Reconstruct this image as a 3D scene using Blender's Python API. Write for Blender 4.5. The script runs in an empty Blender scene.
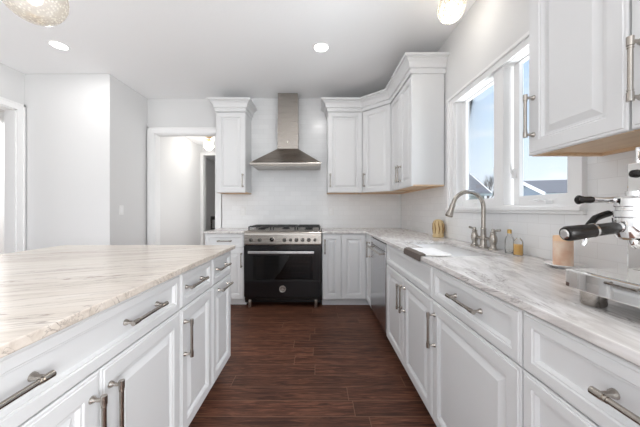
import bpy, bmesh, math, random
from mathutils import Vector, Matrix
PI = math.pi
random.seed(7)
scn = bpy.context.scene
COL = scn.collection

# ------------------------------------------------------------------ camera, world, big lights, exposure
F_PX = 267.0
CAM_Z = 1.16
cd = bpy.data.cameras.new('camera')
cam = bpy.data.objects.new('camera', cd)
COL.objects.link(cam)
cam.location = (0, 0, CAM_Z)
cam.rotation_euler = (PI / 2, 0, 0)
cd.sensor_width = 36
cd.lens = F_PX / 640 * 36
cd.shift_x = 3.0 / 640
cd.shift_y = -3.5 / 640
cd.clip_start = 0.02
cd.clip_end = 300
scn.camera = cam

scn.view_settings.view_transform = 'Standard'
scn.view_settings.look = 'None'
scn.view_settings.exposure = 1.6
scn.view_settings.gamma = 1.0
scn.view_settings.use_curve_mapping = False
try:
    scn.cycles.use_denoising = True
    scn.cycles.max_bounces = 10
    scn.cycles.diffuse_bounces = 6
    scn.cycles.sample_clamp_indirect = 4.0
    scn.cycles.caustics_reflective = False
    scn.cycles.caustics_refractive = False
except Exception:
    pass


def make_world():
    w = bpy.data.worlds.new('sky')
    scn.world = w
    w.use_nodes = True
    nt = w.node_tree
    nt.nodes.clear()
    N = nt.nodes.new
    L = nt.links.new
    tc = N('ShaderNodeTexCoord')
    sep = N('ShaderNodeSeparateXYZ')
    L(tc.outputs['Generated'], sep.inputs[0])
    ramp = N('ShaderNodeValToRGB')
    e = ramp.color_ramp.elements
    e[0].position = 0.0
    e[0].color = (0.90, 0.94, 0.98, 1)
    e[1].position = 0.6
    e[1].color = (0.38, 0.57, 0.88, 1)
    m = ramp.color_ramp.elements.new(0.22)
    m.color = (0.69, 0.82, 0.95, 1)
    L(sep.outputs['Z'], ramp.inputs[0])
    mp = N('ShaderNodeMapping')
    mp.inputs['Scale'].default_value = (2.2, 2.2, 7.5)
    mp.inputs['Location'].default_value = (0.35, 0.1, 0.25)
    L(tc.outputs['Generated'], mp.inputs[0])
    nz = N('ShaderNodeTexNoise')
    nz.inputs['Scale'].default_value = 2.0
    nz.inputs['Detail'].default_value = 6
    L(mp.outputs[0], nz.inputs['Vector'])
    cr = N('ShaderNodeValToRGB')
    cr.color_ramp.elements[0].position = 0.55
    cr.color_ramp.elements[1].position = 0.72
    L(nz.outputs['Fac'], cr.inputs[0])
    mix = N('ShaderNodeMixRGB')
    L(cr.outputs[0], mix.inputs[0])
    L(ramp.outputs[0], mix.inputs[1])
    mix.inputs[2].default_value = (0.93, 0.95, 0.98, 1)
    bg = N('ShaderNodeBackground')
    bg.inputs['Strength'].default_value = 0.39
    L(mix.outputs[0], bg.inputs['Color'])
    out = N('ShaderNodeOutputWorld')
    L(bg.outputs[0], out.inputs['Surface'])


make_world()


def area_light(name, loc, rot, sx, sy, power, color=(1, 1, 1)):
    d = bpy.data.lights.new(name, 'AREA')
    d.shape = 'RECTANGLE'
    d.size = sx
    d.size_y = sy
    d.energy = power
    d.color = color
    o = bpy.data.objects.new(name, d)
    COL.objects.link(o)
    o.location = loc
    o.rotation_euler = rot
    return o


# added unseen fill behind the camera, standing in for daylight
area_light('rear_fill', (-0.6, -2.6, 1.25), (PI / 2 + 0.2, 0, 0), 5.0, 2.3, 14, (0.975, 0.99, 1.0))
# added fill at the right wall behind the camera; no window there
area_light('right_side_fill', (1.19, -1.6, 1.45), (0, PI / 2, 0), 1.5, 1.7, 40, (0.975, 0.99, 1.0))
# added upward fill just above the rear floor to brighten the ceiling
area_light('rear_ceiling_fill', (-0.9, -1.5, 0.05), (PI + 0.1, 0, 0), 4.5, 2.2, 11, (0.975, 0.99, 1.0))
# added fill outside the kitchen window, aimed up at the ceiling
area_light('window_ceiling_fill', (3.3, 1.8, 0.15), (0, PI / 2 + 0.6, 0), 2.4, 3.6, 105, (0.98, 0.99, 1.0))
# added upward fill hidden left of the island, lifts the ceiling
area_light('dining_ceiling_fill', (-2.55, 1.0, 0.03), (PI, 0, 0), 1.4, 3.2, 6.6, (0.985, 0.99, 1.0))
area_light('hall_fill', (-1.27, 5.0, 1.3), (0, PI / 2, 0), 1.6, 1.6, 4.5, (1, 1, 1))  # added unseen fill that evens out the hall's left wall
# low sun on the neighbouring houses, shining past the far side of this house
sd = bpy.data.lights.new('sun', 'SUN')
sd.energy = 1.7
sd.angle = 0.02
sd.color = (1.0, 0.95, 0.88)
sun = bpy.data.objects.new('sun', sd)
COL.objects.link(sun)
sun.rotation_euler = Vector((0.8, -0.25, -0.55)).to_track_quat('-Z', 'Y').to_euler()
# daylight through the kitchen window (sky)
area_light('window_daylight', (3.3, 1.8, 4.2), (0, 0.63, 0), 1.6, 2.4, 60, (0.93, 0.97, 1.0))
# added unseen overhead fill for the side room
area_light('side_room_fill', (-4.4, 4.7, 2.6), (0, 0, 0), 0.8, 1.6, 22, (1, 0.99, 0.97))


# ------------------------------------------------------------------ materials
def lin(r, g, b):
    f = lambda c: ((c / 255 + 0.055) / 1.055) ** 2.4 if c > 10 else c / 255 / 12.92
    return (f(r), f(g), f(b), 1)


def pbr(name, col, rough=0.5, metal=0.0, spec=None, emit=None, estr=0.0, aniso=0.0):
    m = bpy.data.materials.new(name)
    m.use_nodes = True
    b = m.node_tree.nodes['Principled BSDF']
    b.inputs['Base Color'].default_value = col if len(col) == 4 else (*col, 1)
    b.inputs['Roughness'].default_value = rough
    b.inputs['Metallic'].default_value = metal
    if spec is not None:
        b.inputs['Specular IOR Level'].default_value = spec
    if emit:
        b.inputs['Emission Color'].default_value = (*emit, 1)
        b.inputs['Emission Strength'].default_value = estr
    return m


def nodes(m):
    return m.node_tree.nodes, m.node_tree.links, m.node_tree.nodes['Principled BSDF']


def add_noise_bump(m, scale, strength, dist=0.002, detail=3):
    n, l, b = nodes(m)
    tc = n.new('ShaderNodeTexCoord')
    nz = n.new('ShaderNodeTexNoise')
    nz.inputs['Scale'].default_value = scale
    nz.inputs['Detail'].default_value = detail
    l.new(tc.outputs['Object'], nz.inputs['Vector'])
    bp = n.new('ShaderNodeBump')
    bp.inputs['Strength'].default_value = strength
    bp.inputs['Distance'].default_value = dist
    l.new(nz.outputs['Fac'], bp.inputs['Height'])
    l.new(bp.outputs[0], b.inputs['Normal'])


M = {}
M['cab'] = pbr('cabinet_white', (0.725, 0.73, 0.735), 0.38)
M['wall'] = pbr('wall_paint', (0.725, 0.725, 0.725), 0.7)
add_noise_bump(M['wall'], 120, 0.08)
M['ceil'] = pbr('ceiling_paint', (0.91, 0.915, 0.92), 0.85)
add_noise_bump(M['ceil'], 45, 0.25, 0.004)
M['trim'] = pbr('trim_white', (0.86, 0.86, 0.86), 0.4)
M['nickel'] = pbr('satin_nickel', (0.44, 0.405, 0.365), 0.22, 1.0)
M['chrome'] = pbr('chrome', (0.80, 0.80, 0.80), 0.06, 1.0)
M['mirror'] = pbr('polished_steel', (0.88, 0.87, 0.85), 0.02, 1.0)
M['plainsteel'] = pbr('plain_steel', (0.50, 0.465, 0.43), 0.2, 1.0)
M['darksteel'] = pbr('dark_steel', (0.15, 0.14, 0.13), 0.3, 1.0)
M['black'] = pbr('gloss_black', (0.008, 0.008, 0.009), 0.12)
M['blackplastic'] = pbr('black_plastic', (0.010, 0.008, 0.007), 0.25, spec=0.3)
M['iron'] = pbr('cast_iron', (0.03, 0.03, 0.03), 0.55)
M['brass'] = pbr('brass', (0.55, 0.36, 0.13), 0.3, 1.0)
M['plate'] = pbr('switch_plate', (0.84, 0.84, 0.83), 0.35)
M['porcelain'] = pbr('porcelain', (0.84, 0.84, 0.84), 0.15)
M['dark'] = pbr('dark_cavity', (0.02, 0.02, 0.02), 0.6)
M['cavity'] = pbr('oven_cavity', (0.10, 0.10, 0.105), 0.5)
M['darkwood'] = pbr('dark_chair_wood', (0.02, 0.015, 0.012), 0.4)
M['cloth'] = pbr('towel_white', (0.82, 0.81, 0.80), 0.9)
M['clothband'] = pbr('towel_band', (0.13, 0.105, 0.09), 0.9)
M['gold'] = pbr('cream_ceramic', (0.62, 0.47, 0.25), 0.35)
M['amber'] = pbr('amber_soap', lin(235, 184, 96), 0.15)
M['siding'] = pbr('house_siding', (0.72, 0.74, 0.78), 0.8)
M['siding_blue'] = pbr('blue_grey_siding', (0.20, 0.25, 0.32), 0.8)
M['rooftile'] = pbr('house_roof', (0.23, 0.22, 0.225), 0.9)
M['fascia'] = pbr('house_fascia', (0.92, 0.92, 0.92), 0.7)
M['hglass'] = pbr('house_glass', (0.08, 0.10, 0.13), 0.1)
M['grass'] = pbr('lawn_green', (0.13, 0.16, 0.07), 0.95)
M['bark'] = pbr('tree_bark', (0.09, 0.07, 0.06), 0.9)
M['shrub'] = pbr('hedge_green', (0.05, 0.055, 0.045), 0.95)
M['bulb'] = pbr('lit_bulb', (1, 1, 1), 0.4, emit=(1.0, 0.86, 0.66), estr=1.5)
M['lens'] = pbr('lit_lens', (1, 1, 1), 0.4, emit=(1.0, 0.98, 0.95), estr=2.2)


def steel(name, col, rough, axis):
    m = pbr(name, col, rough, 1.0)
    n, l, b = nodes(m)
    tc = n.new('ShaderNodeTexCoord')
    mp = n.new('ShaderNodeMapping')
    mp.inputs['Scale'].default_value = {'x': (3, 400, 400), 'z': (400, 400, 3)}[axis]
    nz = n.new('ShaderNodeTexNoise')
    nz.inputs['Scale'].default_value = 1.0
    l.new(tc.outputs['Object'], mp.inputs[0])
    l.new(mp.outputs[0], nz.inputs['Vector'])
    mr = n.new('ShaderNodeMapRange')
    mr.inputs['To Min'].default_value = rough - 0.06
    mr.inputs['To Max'].default_value = rough + 0.08
    l.new(nz.outputs['Fac'], mr.inputs['Value'])
    l.new(mr.outputs[0], b.inputs['Roughness'])
    return m


M['steel'] = steel('brushed_steel', (0.43, 0.395, 0.36), 0.27, 'x')
M['hoodsteel'] = steel('hood_steel', (0.36, 0.315, 0.275), 0.27, 'x')
M['dwsteel'] = steel('dishwasher_steel', (0.62, 0.62, 0.63), 0.22, 'z')


def math_node(n, l, op, a, b=None):
    k = n.new('ShaderNodeMath')
    k.operation = op
    for i, v in enumerate((a, b)):
        if v is None:
            continue
        if isinstance(v, (int, float)):
            k.inputs[i].default_value = v
        else:
            l.new(v, k.inputs[i])
    return k.outputs[0]


def wood_floor():
    m = pbr('dark_plank_floor', (0.05, 0.02, 0.012), 0.48, spec=0.35)
    n, l, b = nodes(m)
    tc = n.new('ShaderNodeTexCoord')
    sp = n.new('ShaderNodeSeparateXYZ')
    l.new(tc.outputs['Object'], sp.inputs[0])
    PW, PL = 0.125, 1.15
    yr = math_node(n, l, 'DIVIDE', sp.outputs['Y'], PW)
    row = math_node(n, l, 'FLOOR', yr)
    wn = n.new('ShaderNodeTexWhiteNoise')
    wn.noise_dimensions = '1D'
    l.new(row, wn.inputs['W'])
    xs = math_node(n, l, 'ADD', math_node(n, l, 'DIVIDE', sp.outputs['X'], PL), math_node(n, l, 'MULTIPLY', wn.outputs['Value'], 7.3))
    colm = math_node(n, l, 'FLOOR', xs)
    pid = n.new('ShaderNodeCombineXYZ')
    l.new(row, pid.inputs[0])
    l.new(colm, pid.inputs[1])
    wn2 = n.new('ShaderNodeTexWhiteNoise')
    wn2.noise_dimensions = '2D'
    l.new(pid.outputs[0], wn2.inputs['Vector'])
    # grain coordinates, shifted per plank
    sh = n.new('ShaderNodeVectorMath')
    sh.operation = 'SCALE'
    l.new(wn2.outputs['Color'], sh.inputs[0])
    sh.inputs['Scale'].default_value = 30
    ad = n.new('ShaderNodeVectorMath')
    l.new(tc.outputs['Object'], ad.inputs[0])
    l.new(sh.outputs[0], ad.inputs[1])
    mp = n.new('ShaderNodeMapping')
    mp.inputs['Scale'].default_value = (2.2, 26, 1)
    l.new(ad.outputs[0], mp.inputs[0])
    nz = n.new('ShaderNodeTexNoise')
    nz.inputs['Scale'].default_value = 2.2
    nz.inputs['Detail'].default_value = 7
    nz.inputs['Roughness'].default_value = 0.65
    nz.inputs['Distortion'].default_value = 1.2
    l.new(mp.outputs[0], nz.inputs['Vector'])
    cr = n.new('ShaderNodeValToRGB')
    e = cr.color_ramp.elements
    e[0].position = 0.36
    e[0].color = lin(58, 33, 24)
    e[1].position = 0.66
    e[1].color = lin(122, 80, 60)
    k = e.new(0.5)
    k.color = lin(88, 54, 40)
    l.new(nz.outputs['Fac'], cr.inputs[0])
    mr = n.new('ShaderNodeMapRange')
    mr.inputs['To Min'].default_value = 0.80
    mr.inputs['To Max'].default_value = 1.18
    l.new(wn2.outputs['Value'], mr.inputs['Value'])
    sc = n.new('ShaderNodeVectorMath')
    sc.operation = 'SCALE'
    l.new(cr.outputs[0], sc.inputs[0])
    l.new(mr.outputs[0], sc.inputs['Scale'])
    # joints
    fy = math_node(n, l, 'FRACT', yr)
    dy = math_node(n, l, 'MULTIPLY', math_node(n, l, 'MINIMUM', fy, math_node(n, l, 'SUBTRACT', 1.0, fy)), PW)
    fx = math_node(n, l, 'FRACT', xs)
    dx = math_node(n, l, 'MULTIPLY', math_node(n, l, 'MINIMUM', fx, math_node(n, l, 'SUBTRACT', 1.0, fx)), PL)
    d = math_node(n, l, 'MINIMUM', dx, dy)
    g = n.new('ShaderNodeMapRange')
    g.inputs['From Min'].default_value = 0.0008
    g.inputs['From Max'].default_value = 0.0035
    l.new(d, g.inputs['Value'])
    mix = n.new('ShaderNodeMixRGB')
    l.new(g.outputs[0], mix.inputs[0])
    mix.inputs[1].default_value = lin(122, 90, 70)
    l.new(sc.outputs[0], mix.inputs[2])
    l.new(mix.outputs[0], b.inputs['Base Color'])
    bp = n.new('ShaderNodeBump')
    bp.inputs['Strength'].default_value = 0.25
    bp.inputs['Distance'].default_value = 0.002
    l.new(nz.outputs['Fac'], bp.inputs['Height'])
    l.new(bp.outputs[0], b.inputs['Normal'])
    return m


M['floor'] = wood_floor()


def marble(name, rot, base, light, vein, grey, seed):
    m = pbr(name, base, 0.22)
    n, l, b = nodes(m)
    tc = n.new('ShaderNodeTexCoord')
    mp = n.new('ShaderNodeMapping')
    mp.vector_type = 'POINT'
    mp.inputs['Rotation'].default_value = (0.25, 0.15, rot)
    mp.inputs['Location'].default_value = (seed, seed * 0.7, 0)
    l.new(tc.outputs['Object'], mp.inputs[0])
    st = n.new('ShaderNodeMapping')
    st.inputs['Scale'].default_value = (1.1, 17.0, 17.0)
    l.new(mp.outputs[0], st.inputs[0])

    def noise(scale, detail, rough, dist):
        nz = n.new('ShaderNodeTexNoise')
        nz.inputs['Scale'].default_value = scale
        nz.inputs['Detail'].default_value = detail
        nz.inputs['Roughness'].default_value = rough
        nz.inputs['Distortion'].default_value = dist
        l.new(st.outputs[0], nz.inputs['Vector'])
        return nz.outputs['Fac']
    a = noise(1.3, 8, 0.6, 0.9)
    cr = n.new('ShaderNodeValToRGB')
    e = cr.color_ramp.elements
    e[0].position = 0.30
    e[0].color = grey
    e[1].position = 0.66
    e[1].color = light
    e.new(0.5).color = base
    l.new(a, cr.inputs[0])
    # thin sharp veins where a second noise crosses its middle
    v = noise(0.9, 6, 0.62, 1.4)
    av = math_node(n, l, 'ABSOLUTE', math_node(n, l, 'SUBTRACT', v, 0.5))
    vm = n.new('ShaderNodeMapRange')
    vm.inputs['From Min'].default_value = 0.0
    vm.inputs['From Max'].default_value = 0.02
    vm.inputs['To Min'].default_value = 0.9
    vm.inputs['To Max'].default_value = 0.0
    l.new(av, vm.inputs['Value'])
    patch = noise(0.5, 2, 0.5, 0)
    pm = n.new('ShaderNodeMapRange')
    pm.inputs['From Min'].default_value = 0.42
    pm.inputs['From Max'].default_value = 0.62
    l.new(patch, pm.inputs['Value'])
    mix = n.new('ShaderNodeMixRGB')
    l.new(math_node(n, l, 'MULTIPLY', vm.outputs[0], pm.outputs[0]), mix.inputs[0])
    l.new(cr.outputs[0], mix.inputs[1])
    mix.inputs[2].default_value = vein
    l.new(mix.outputs[0], b.inputs['Base Color'])
    return m


M['stone_island'] = marble('veined_stone_cream', -0.35, lin(220, 210, 199), lin(230, 222, 213), lin(140, 126, 116), lin(196, 184, 172), 3.1)
M['stone_run'] = marble('veined_stone_grey', -1.42, lin(218, 214, 211), lin(235, 232, 231), lin(132, 124, 121), lin(186, 180, 178), 8.4)


def tile(name, axes):
    m = pbr(name, (0.82, 0.825, 0.83), 0.22)
    n, l, b = nodes(m)
    tc = n.new('ShaderNodeTexCoord')
    sp = n.new('ShaderNodeSeparateXYZ')
    l.new(tc.outputs['Object'], sp.inputs[0])
    cb = n.new('ShaderNodeCombineXYZ')
    l.new(sp.outputs[axes[0]], cb.inputs[0])
    l.new(sp.outputs[axes[1]], cb.inputs[1])
    br = n.new('ShaderNodeTexBrick')
    br.inputs['Scale'].default_value = 1.0
    br.inputs['Brick Width'].default_value = 0.152
    br.inputs['Row Height'].default_value = 0.068
    br.inputs['Mortar Size'].default_value = 0.0014
    br.inputs['Mortar Smooth'].default_value = 0.3
    br.inputs['Color1'].default_value = (0.80, 0.805, 0.81, 1)
    br.inputs['Color2'].default_value = (0.84, 0.845, 0.85, 1)
    br.inputs['Mortar'].default_value = (0.74, 0.74, 0.74, 1)
    l.new(cb.outputs[0], br.inputs['Vector'])
    l.new(br.outputs['Color'], b.inputs['Base Color'])
    bp = n.new('ShaderNodeBump')
    bp.invert = True
    bp.inputs['Strength'].default_value = 0.25
    bp.inputs['Distance'].default_value = 0.002
    l.new(br.outputs['Fac'], bp.inputs['Height'])
    l.new(bp.outputs[0], b.inputs['Normal'])
    return m


M['tile_back'] = tile('subway_tile_back', ('X', 'Z'))
M['tile_right'] = tile('subway_tile_right', ('Y', 'Z'))


def maple():
    m = pbr('maple_underside', (0.55, 0.38, 0.23), 0.45)
    n, l, b = nodes(m)
    tc = n.new('ShaderNodeTexCoord')
    mp = n.new('ShaderNodeMapping')
    mp.inputs['Scale'].default_value = (3, 30, 3)
    nz = n.new('ShaderNodeTexNoise')
    nz.inputs['Scale'].default_value = 1.5
    nz.inputs['Detail'].default_value = 5
    l.new(tc.outputs['Object'], mp.inputs[0])
    l.new(mp.outputs[0], nz.inputs['Vector'])
    cr = n.new('ShaderNodeValToRGB')
    cr.color_ramp.elements[0].color = lin(204, 170, 134)
    cr.color_ramp.elements[1].color = lin(234, 208, 176)
    l.new(nz.outputs['Fac'], cr.inputs[0])
    l.new(cr.outputs[0], b.inputs['Base Color'])
    return m


M['maple'] = maple()


def clear_glass(name, tint, gloss, body=0.0, bodycol=(1, 1, 1), bump=0.0, bscale=60):
    m = bpy.data.materials.new(name)
    m.use_nodes = True
    n, l = m.node_tree.nodes, m.node_tree.links
    n.clear()
    out = n.new('ShaderNodeOutputMaterial')
    tr = n.new('ShaderNodeBsdfTransparent')
    tr.inputs[0].default_value = (*tint, 1)
    gl = n.new('ShaderNodeBsdfGlossy')
    gl.inputs['Roughness'].default_value = 0.03
    lw = n.new('ShaderNodeLayerWeight')
    lw.inputs['Blend'].default_value = gloss
    mx = n.new('ShaderNodeMixShader')
    l.new(lw.outputs['Fresnel'], mx.inputs[0])
    l.new(tr.outputs[0], mx.inputs[1])
    l.new(gl.outputs[0], mx.inputs[2])
    last = mx
    if bump:
        tc = n.new('ShaderNodeTexCoord')
        nz = n.new('ShaderNodeTexNoise')
        nz.inputs['Scale'].default_value = bscale
        l.new(tc.outputs['Object'], nz.inputs['Vector'])
        bp = n.new('ShaderNodeBump')
        bp.inputs['Strength'].default_value = bump
        l.new(nz.outputs['Fac'], bp.inputs['Height'])
        l.new(bp.outputs[0], gl.inputs['Normal'])
        l.new(bp.outputs[0], lw.inputs['Normal'])
    if body:
        df = n.new('ShaderNodeBsdfTranslucent')
        df.inputs[0].default_value = (*bodycol, 1)
        d2 = n.new('ShaderNodeBsdfDiffuse')
        d2.inputs[0].default_value = (*bodycol, 1)
        ms = n.new('ShaderNodeMixShader')
        ms.inputs[0].default_value = 0.5
        l.new(df.outputs[0], ms.inputs[1])
        l.new(d2.outputs[0], ms.inputs[2])
        m2 = n.new('ShaderNodeMixShader')
        m2.inputs[0].default_value = body
        if bump:
            vr = n.new('ShaderNodeTexVoronoi')
            vr.inputs['Scale'].default_value = bscale * 1.3
            l.new(tc.outputs['Object'], vr.inputs['Vector'])
            mr = n.new('ShaderNodeMapRange')
            mr.inputs['From Min'].default_value = 0.1
            mr.inputs['From Max'].default_value = 0.5
            mr.inputs['To Min'].default_value = min(1.0, body * 1.5)
            mr.inputs['To Max'].default_value = body * 0.75
            l.new(vr.outputs['Distance'], mr.inputs['Value'])
            l.new(mr.outputs[0], m2.inputs[0])
        l.new(last.outputs[0], m2.inputs[1])
        l.new(ms.outputs[0], m2.inputs[2])
        last = m2
    l.new(last.outputs[0], out.inputs['Surface'])
    return m


M['window_glass'] = clear_glass('window_glass', (0.97, 0.985, 1.0), 0.12)
M['oven_glass'] = clear_glass('oven_glass', (0.35, 0.35, 0.36), 0.35)
M['seeded'] = clear_glass('seeded_glass', (1.0, 0.985, 0.96), 0.30, 0.38, (0.95, 0.92, 0.87), 0.6, 70)
M['globe'] = clear_glass('clear_globe_glass', (1.0, 0.985, 0.95), 0.2, 0.22, (1.0, 0.93, 0.80), 0.15, 30)
M['bottle'] = clear_glass('bottle_glass', (0.985, 0.985, 0.98), 0.2, 0.10, (0.95, 0.95, 0.93))


def candle_mat():
    m = pbr('peach_candle', (0.75, 0.52, 0.38), 0.55)
    n, l, b = nodes(m)
    tc = n.new('ShaderNodeTexCoord')
    nz = n.new('ShaderNodeTexNoise')
    nz.inputs['Scale'].default_value = 22
    nz.inputs['Detail'].default_value = 6
    l.new(tc.outputs['Object'], nz.inputs['Vector'])
    cr = n.new('ShaderNodeValToRGB')
    cr.color_ramp.elements[0].position = 0.35
    cr.color_ramp.elements[0].color = lin(226, 186, 158)
    cr.color_ramp.elements[1].position = 0.65
    cr.color_ramp.elements[1].color = lin(242, 220, 200)
    l.new(nz.outputs['Fac'], cr.inputs[0])
    l.new(cr.outputs[0], b.inputs['Base Color'])
    b.inputs['Subsurface Weight'].default_value = 0.0
    return m


M['candle'] = candle_mat()
M['wax'] = pbr('orange_wax', lin(242, 204, 166), 0.5)


# ------------------------------------------------------------------ mesh helpers
class MB:
    def __init__(self):
        self.bm = bmesh.new()

    def box(self, x0, x1, y0, y1, z0, z1):
        x0, x1 = sorted((x0, x1)); y0, y1 = sorted((y0, y1)); z0, z1 = sorted((z0, z1))
        v = [self.bm.verts.new(p) for p in ((x0, y0, z0), (x1, y0, z0), (x1, y1, z0), (x0, y1, z0),
                                            (x0, y0, z1), (x1, y0, z1), (x1, y1, z1), (x0, y1, z1))]
        for f in ((0, 3, 2, 1), (4, 5, 6, 7), (0, 1, 5, 4), (1, 2, 6, 5), (2, 3, 7, 6), (3, 0, 4, 7)):
            self.bm.faces.new([v[i] for i in f])
        return self

    def prism(self, pts, z0, z1):
        a = [self.bm.verts.new((x, y, z0)) for x, y in pts]
        b = [self.bm.verts.new((x, y, z1)) for x, y in pts]
        n = len(pts)
        self.bm.faces.new(list(reversed(a)))
        self.bm.faces.new(b)
        for i in range(n):
            self.bm.faces.new((a[i], a[(i + 1) % n], b[(i + 1) % n], b[i]))
        return self

    def poly(self, verts, faces):
        v = [self.bm.verts.new(p) for p in verts]
        for f in faces:
            self.bm.faces.new([v[i] for i in f])
        return self

    def rings(self, rings, closed=True, cap=True, loop=False, smooth=True):
        R = [[self.bm.verts.new(p) for p in r] for r in rings]
        n = len(R[0])
        m = len(R)
        for i in range(m if loop else m - 1):
            a, b = R[i], R[(i + 1) % m]
            for j in range(n if closed else n - 1):
                f = self.bm.faces.new((a[j], a[(j + 1) % n], b[(j + 1) % n], b[j]))
                f.smooth = smooth
        if cap and not loop:
            self.bm.faces.new(list(reversed(R[0])))
            self.bm.faces.new(R[-1])
        return self

    def tube(self, pts, r, seg=10, cap=True, loop=False):
        pts = [Vector(p) for p in pts]
        rs = r if isinstance(r, (list, tuple)) else [r] * len(pts)
        n = len(pts)
        rings = []
        up = None
        for i, p in enumerate(pts):
            if loop:
                t = pts[(i + 1) % n] - pts[i - 1]
            else:
                t = pts[min(i + 1, n - 1)] - pts[max(i - 1, 0)]
            t.normalize()
            if up is None:
                up = Vector((0, 0, 1)) if abs(t.z) < 0.9 else Vector((1, 0, 0))
            s = t.cross(up)
            if s.length < 1e-4:
                s = t.cross(Vector((0, 1, 0)))
            s.normalize()
            up = s.cross(t).normalized()
            rings.append([p + (s * math.cos(2 * PI * k / seg) + up * math.sin(2 * PI * k / seg)) * rs[i] for k in range(seg)])
        return self.rings(rings, cap=cap, loop=loop)

    def lathe(self, prof, c=(0, 0, 0), axis='z', seg=24, cap=True):
        c = Vector(c)
        rings = []
        for r, h in prof:
            ring = []
            for k in range(seg):
                a = 2 * PI * k / seg
                u, w = max(r, 1e-5) * math.cos(a), max(r, 1e-5) * math.sin(a)
                p = {'z': (u, w, h), 'y': (u, h, w), 'x': (h, u, w)}[axis]
                ring.append(c + Vector(p))
            rings.append(ring)
        return self.rings(rings, cap=cap)

    def panel(self, x0, x1, z0, z1, prof):
        """nested rectangles on the plane y=0; prof is (inset, y)"""
        rings = [[(x0 + i, y, z0 + i), (x1 - i, y, z0 + i), (x1 - i, y, z1 - i), (x0 + i, y, z1 - i)] for i, y in prof]
        return self.rings(rings, smooth=False)

    def build(self, name, mat, parent=None, loc=None, rotz=0.0, bevel=0.0, bseg=2, smooth_angle=None):
        bm = self.bm
        bmesh.ops.recalc_face_normals(bm, faces=bm.faces)
        for e_ in bm.edges:
            if len(e_.link_faces) == 2 and e_.calc_face_angle(0.0) > 0.62:
                e_.smooth = False
        me = bpy.data.meshes.new(name)
        bm.to_mesh(me)
        bm.free()
        o = bpy.data.objects.new(name, me)
        COL.objects.link(o)
        me.materials.append(M[mat] if isinstance(mat, str) else mat)
        if parent:
            o.parent = parent
        if loc:
            o.location = loc
        o.rotation_euler.z = rotz
        if bevel:
            b = o.modifiers.new('bevel', 'BEVEL')
            b.width = bevel
            b.segments = bseg
            b.limit_method = 'ANGLE'
            b.angle_limit = math.radians(40)
            b.harden_normals = False
        return o


def tag(o, label, cat, group=None):
    o['label'] = label
    o['category'] = cat
    if group:
        o['group'] = group
    return o


def thing(name, label, cat, loc=(0, 0, 0), rotz=0.0, group=None):
    o = bpy.data.objects.new(name, None)
    o.empty_display_size = 0.1
    COL.objects.link(o)
    o.location = loc
    o.rotation_euler.z = rotz
    return tag(o, label, cat, group)


def struct(o):
    o['kind'] = 'structure'
    return o


def grid_slab(xs, ys, filled, z0, z1):
    """one closed slab made of the filled cells of a grid"""
    mb = MB()
    bm = mb.bm
    V = {}

    def v(i, j, z):
        if (i, j, z) not in V:
            V[(i, j, z)] = bm.verts.new((xs[i], ys[j], z))
        return V[(i, j, z)]
    for i in range(len(xs) - 1):
        for j in range(len(ys) - 1):
            if not filled(i, j):
                continue
            bm.faces.new((v(i, j, z1), v(i + 1, j, z1), v(i + 1, j + 1, z1), v(i, j + 1, z1)))
            bm.faces.new((v(i, j, z0), v(i, j + 1, z0), v(i + 1, j + 1, z0), v(i + 1, j, z0)))
            for di, dj, a, b in ((-1, 0, (i, j), (i, j + 1)), (1, 0, (i + 1, j + 1), (i + 1, j)), (0, -1, (i + 1, j), (i, j)), (0, 1, (i, j + 1), (i + 1, j + 1))):
                ii, jj = i + di, j + dj
                inside = 0 <= ii < len(xs) - 1 and 0 <= jj < len(ys) - 1
                if not (inside and filled(ii, jj)):
                    bm.faces.new((v(*a, z0), v(*b, z0), v(*b, z1), v(*a, z1)))
    return mb


# ------------------------------------------------------------------ dimensions
CEIL = 2.75
WR = 1.205            # right wall
WB = 3.81             # back wall
WL = -3.415           # left wall
CT, CB = 0.905, 0.880  # counter top / underside
REAR = -2.7

# ------------------------------------------------------------------ the setting
struct(MB().box(-5.2, WR + 0.10, REAR, 9.0, -0.1, 0).build('floor', 'floor'))
struct(MB().box(-5.2, WR + 0.10, REAR, WB + 0.12, CEIL, CEIL + 0.12).build('ceiling', 'ceil'))
struct(MB().box(-3.2, -0.6, WB + 0.121, 9.0, 2.62, 2.74).build('ceiling_hall', 'ceil'))

# right wall with the window opening
WY0, WY1, WZ0, WZ1 = 1.265, 2.330, 1.180, 2.100
wr = MB()
wr.box(WR, WR + 0.10, REAR, WY0, 0, CEIL - 0.001).box(WR, WR + 0.10, WY1, WB + 0.12, 0, CEIL - 0.001)
wr.box(WR, WR + 0.10, WY0, WY1, 0, WZ0).box(WR, WR + 0.10, WY0, WY1, WZ1, CEIL - 0.001)
wall_right = struct(wr.build('wall_right', 'wall'))
t = MB()
t.box(WR - 0.008, WR - 0.0002, 2.412, WB - 0.008, CT + 0.001, 1.40)
t.box(WR - 0.008, WR - 0.0002, 1.183, 2.412, CT + 0.001, 1.138)
t.box(WR - 0.008, WR - 0.0002, -0.2, 1.183, CT + 0.001, 1.40)
t.build('backsplash', 'tile_right', wall_right)

# back wall with the hall opening
DX0, DX1, DZ = -2.32, -1.443, 2.25
wb = MB()
wb.box(-2.42, DX0, WB, WB + 0.12, 0, CEIL - 0.001).box(DX1, WR - 0.001, WB, WB + 0.12, 0, CEIL - 0.001).box(DX0, DX1, WB, WB + 0.12, DZ, CEIL - 0.001)
wall_back = struct(wb.build('wall_back', 'wall'))
t = MB()
t.box(-1.352, WR - 0.009, WB - 0.008, WB - 0.0002, CT + 0.001, 1.40)
t.box(-0.94, 0.145, WB - 0.008, WB - 0.0002, 1.40, CEIL - 0.002)
t.build('backsplash', 'tile_back', wall_back)

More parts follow.
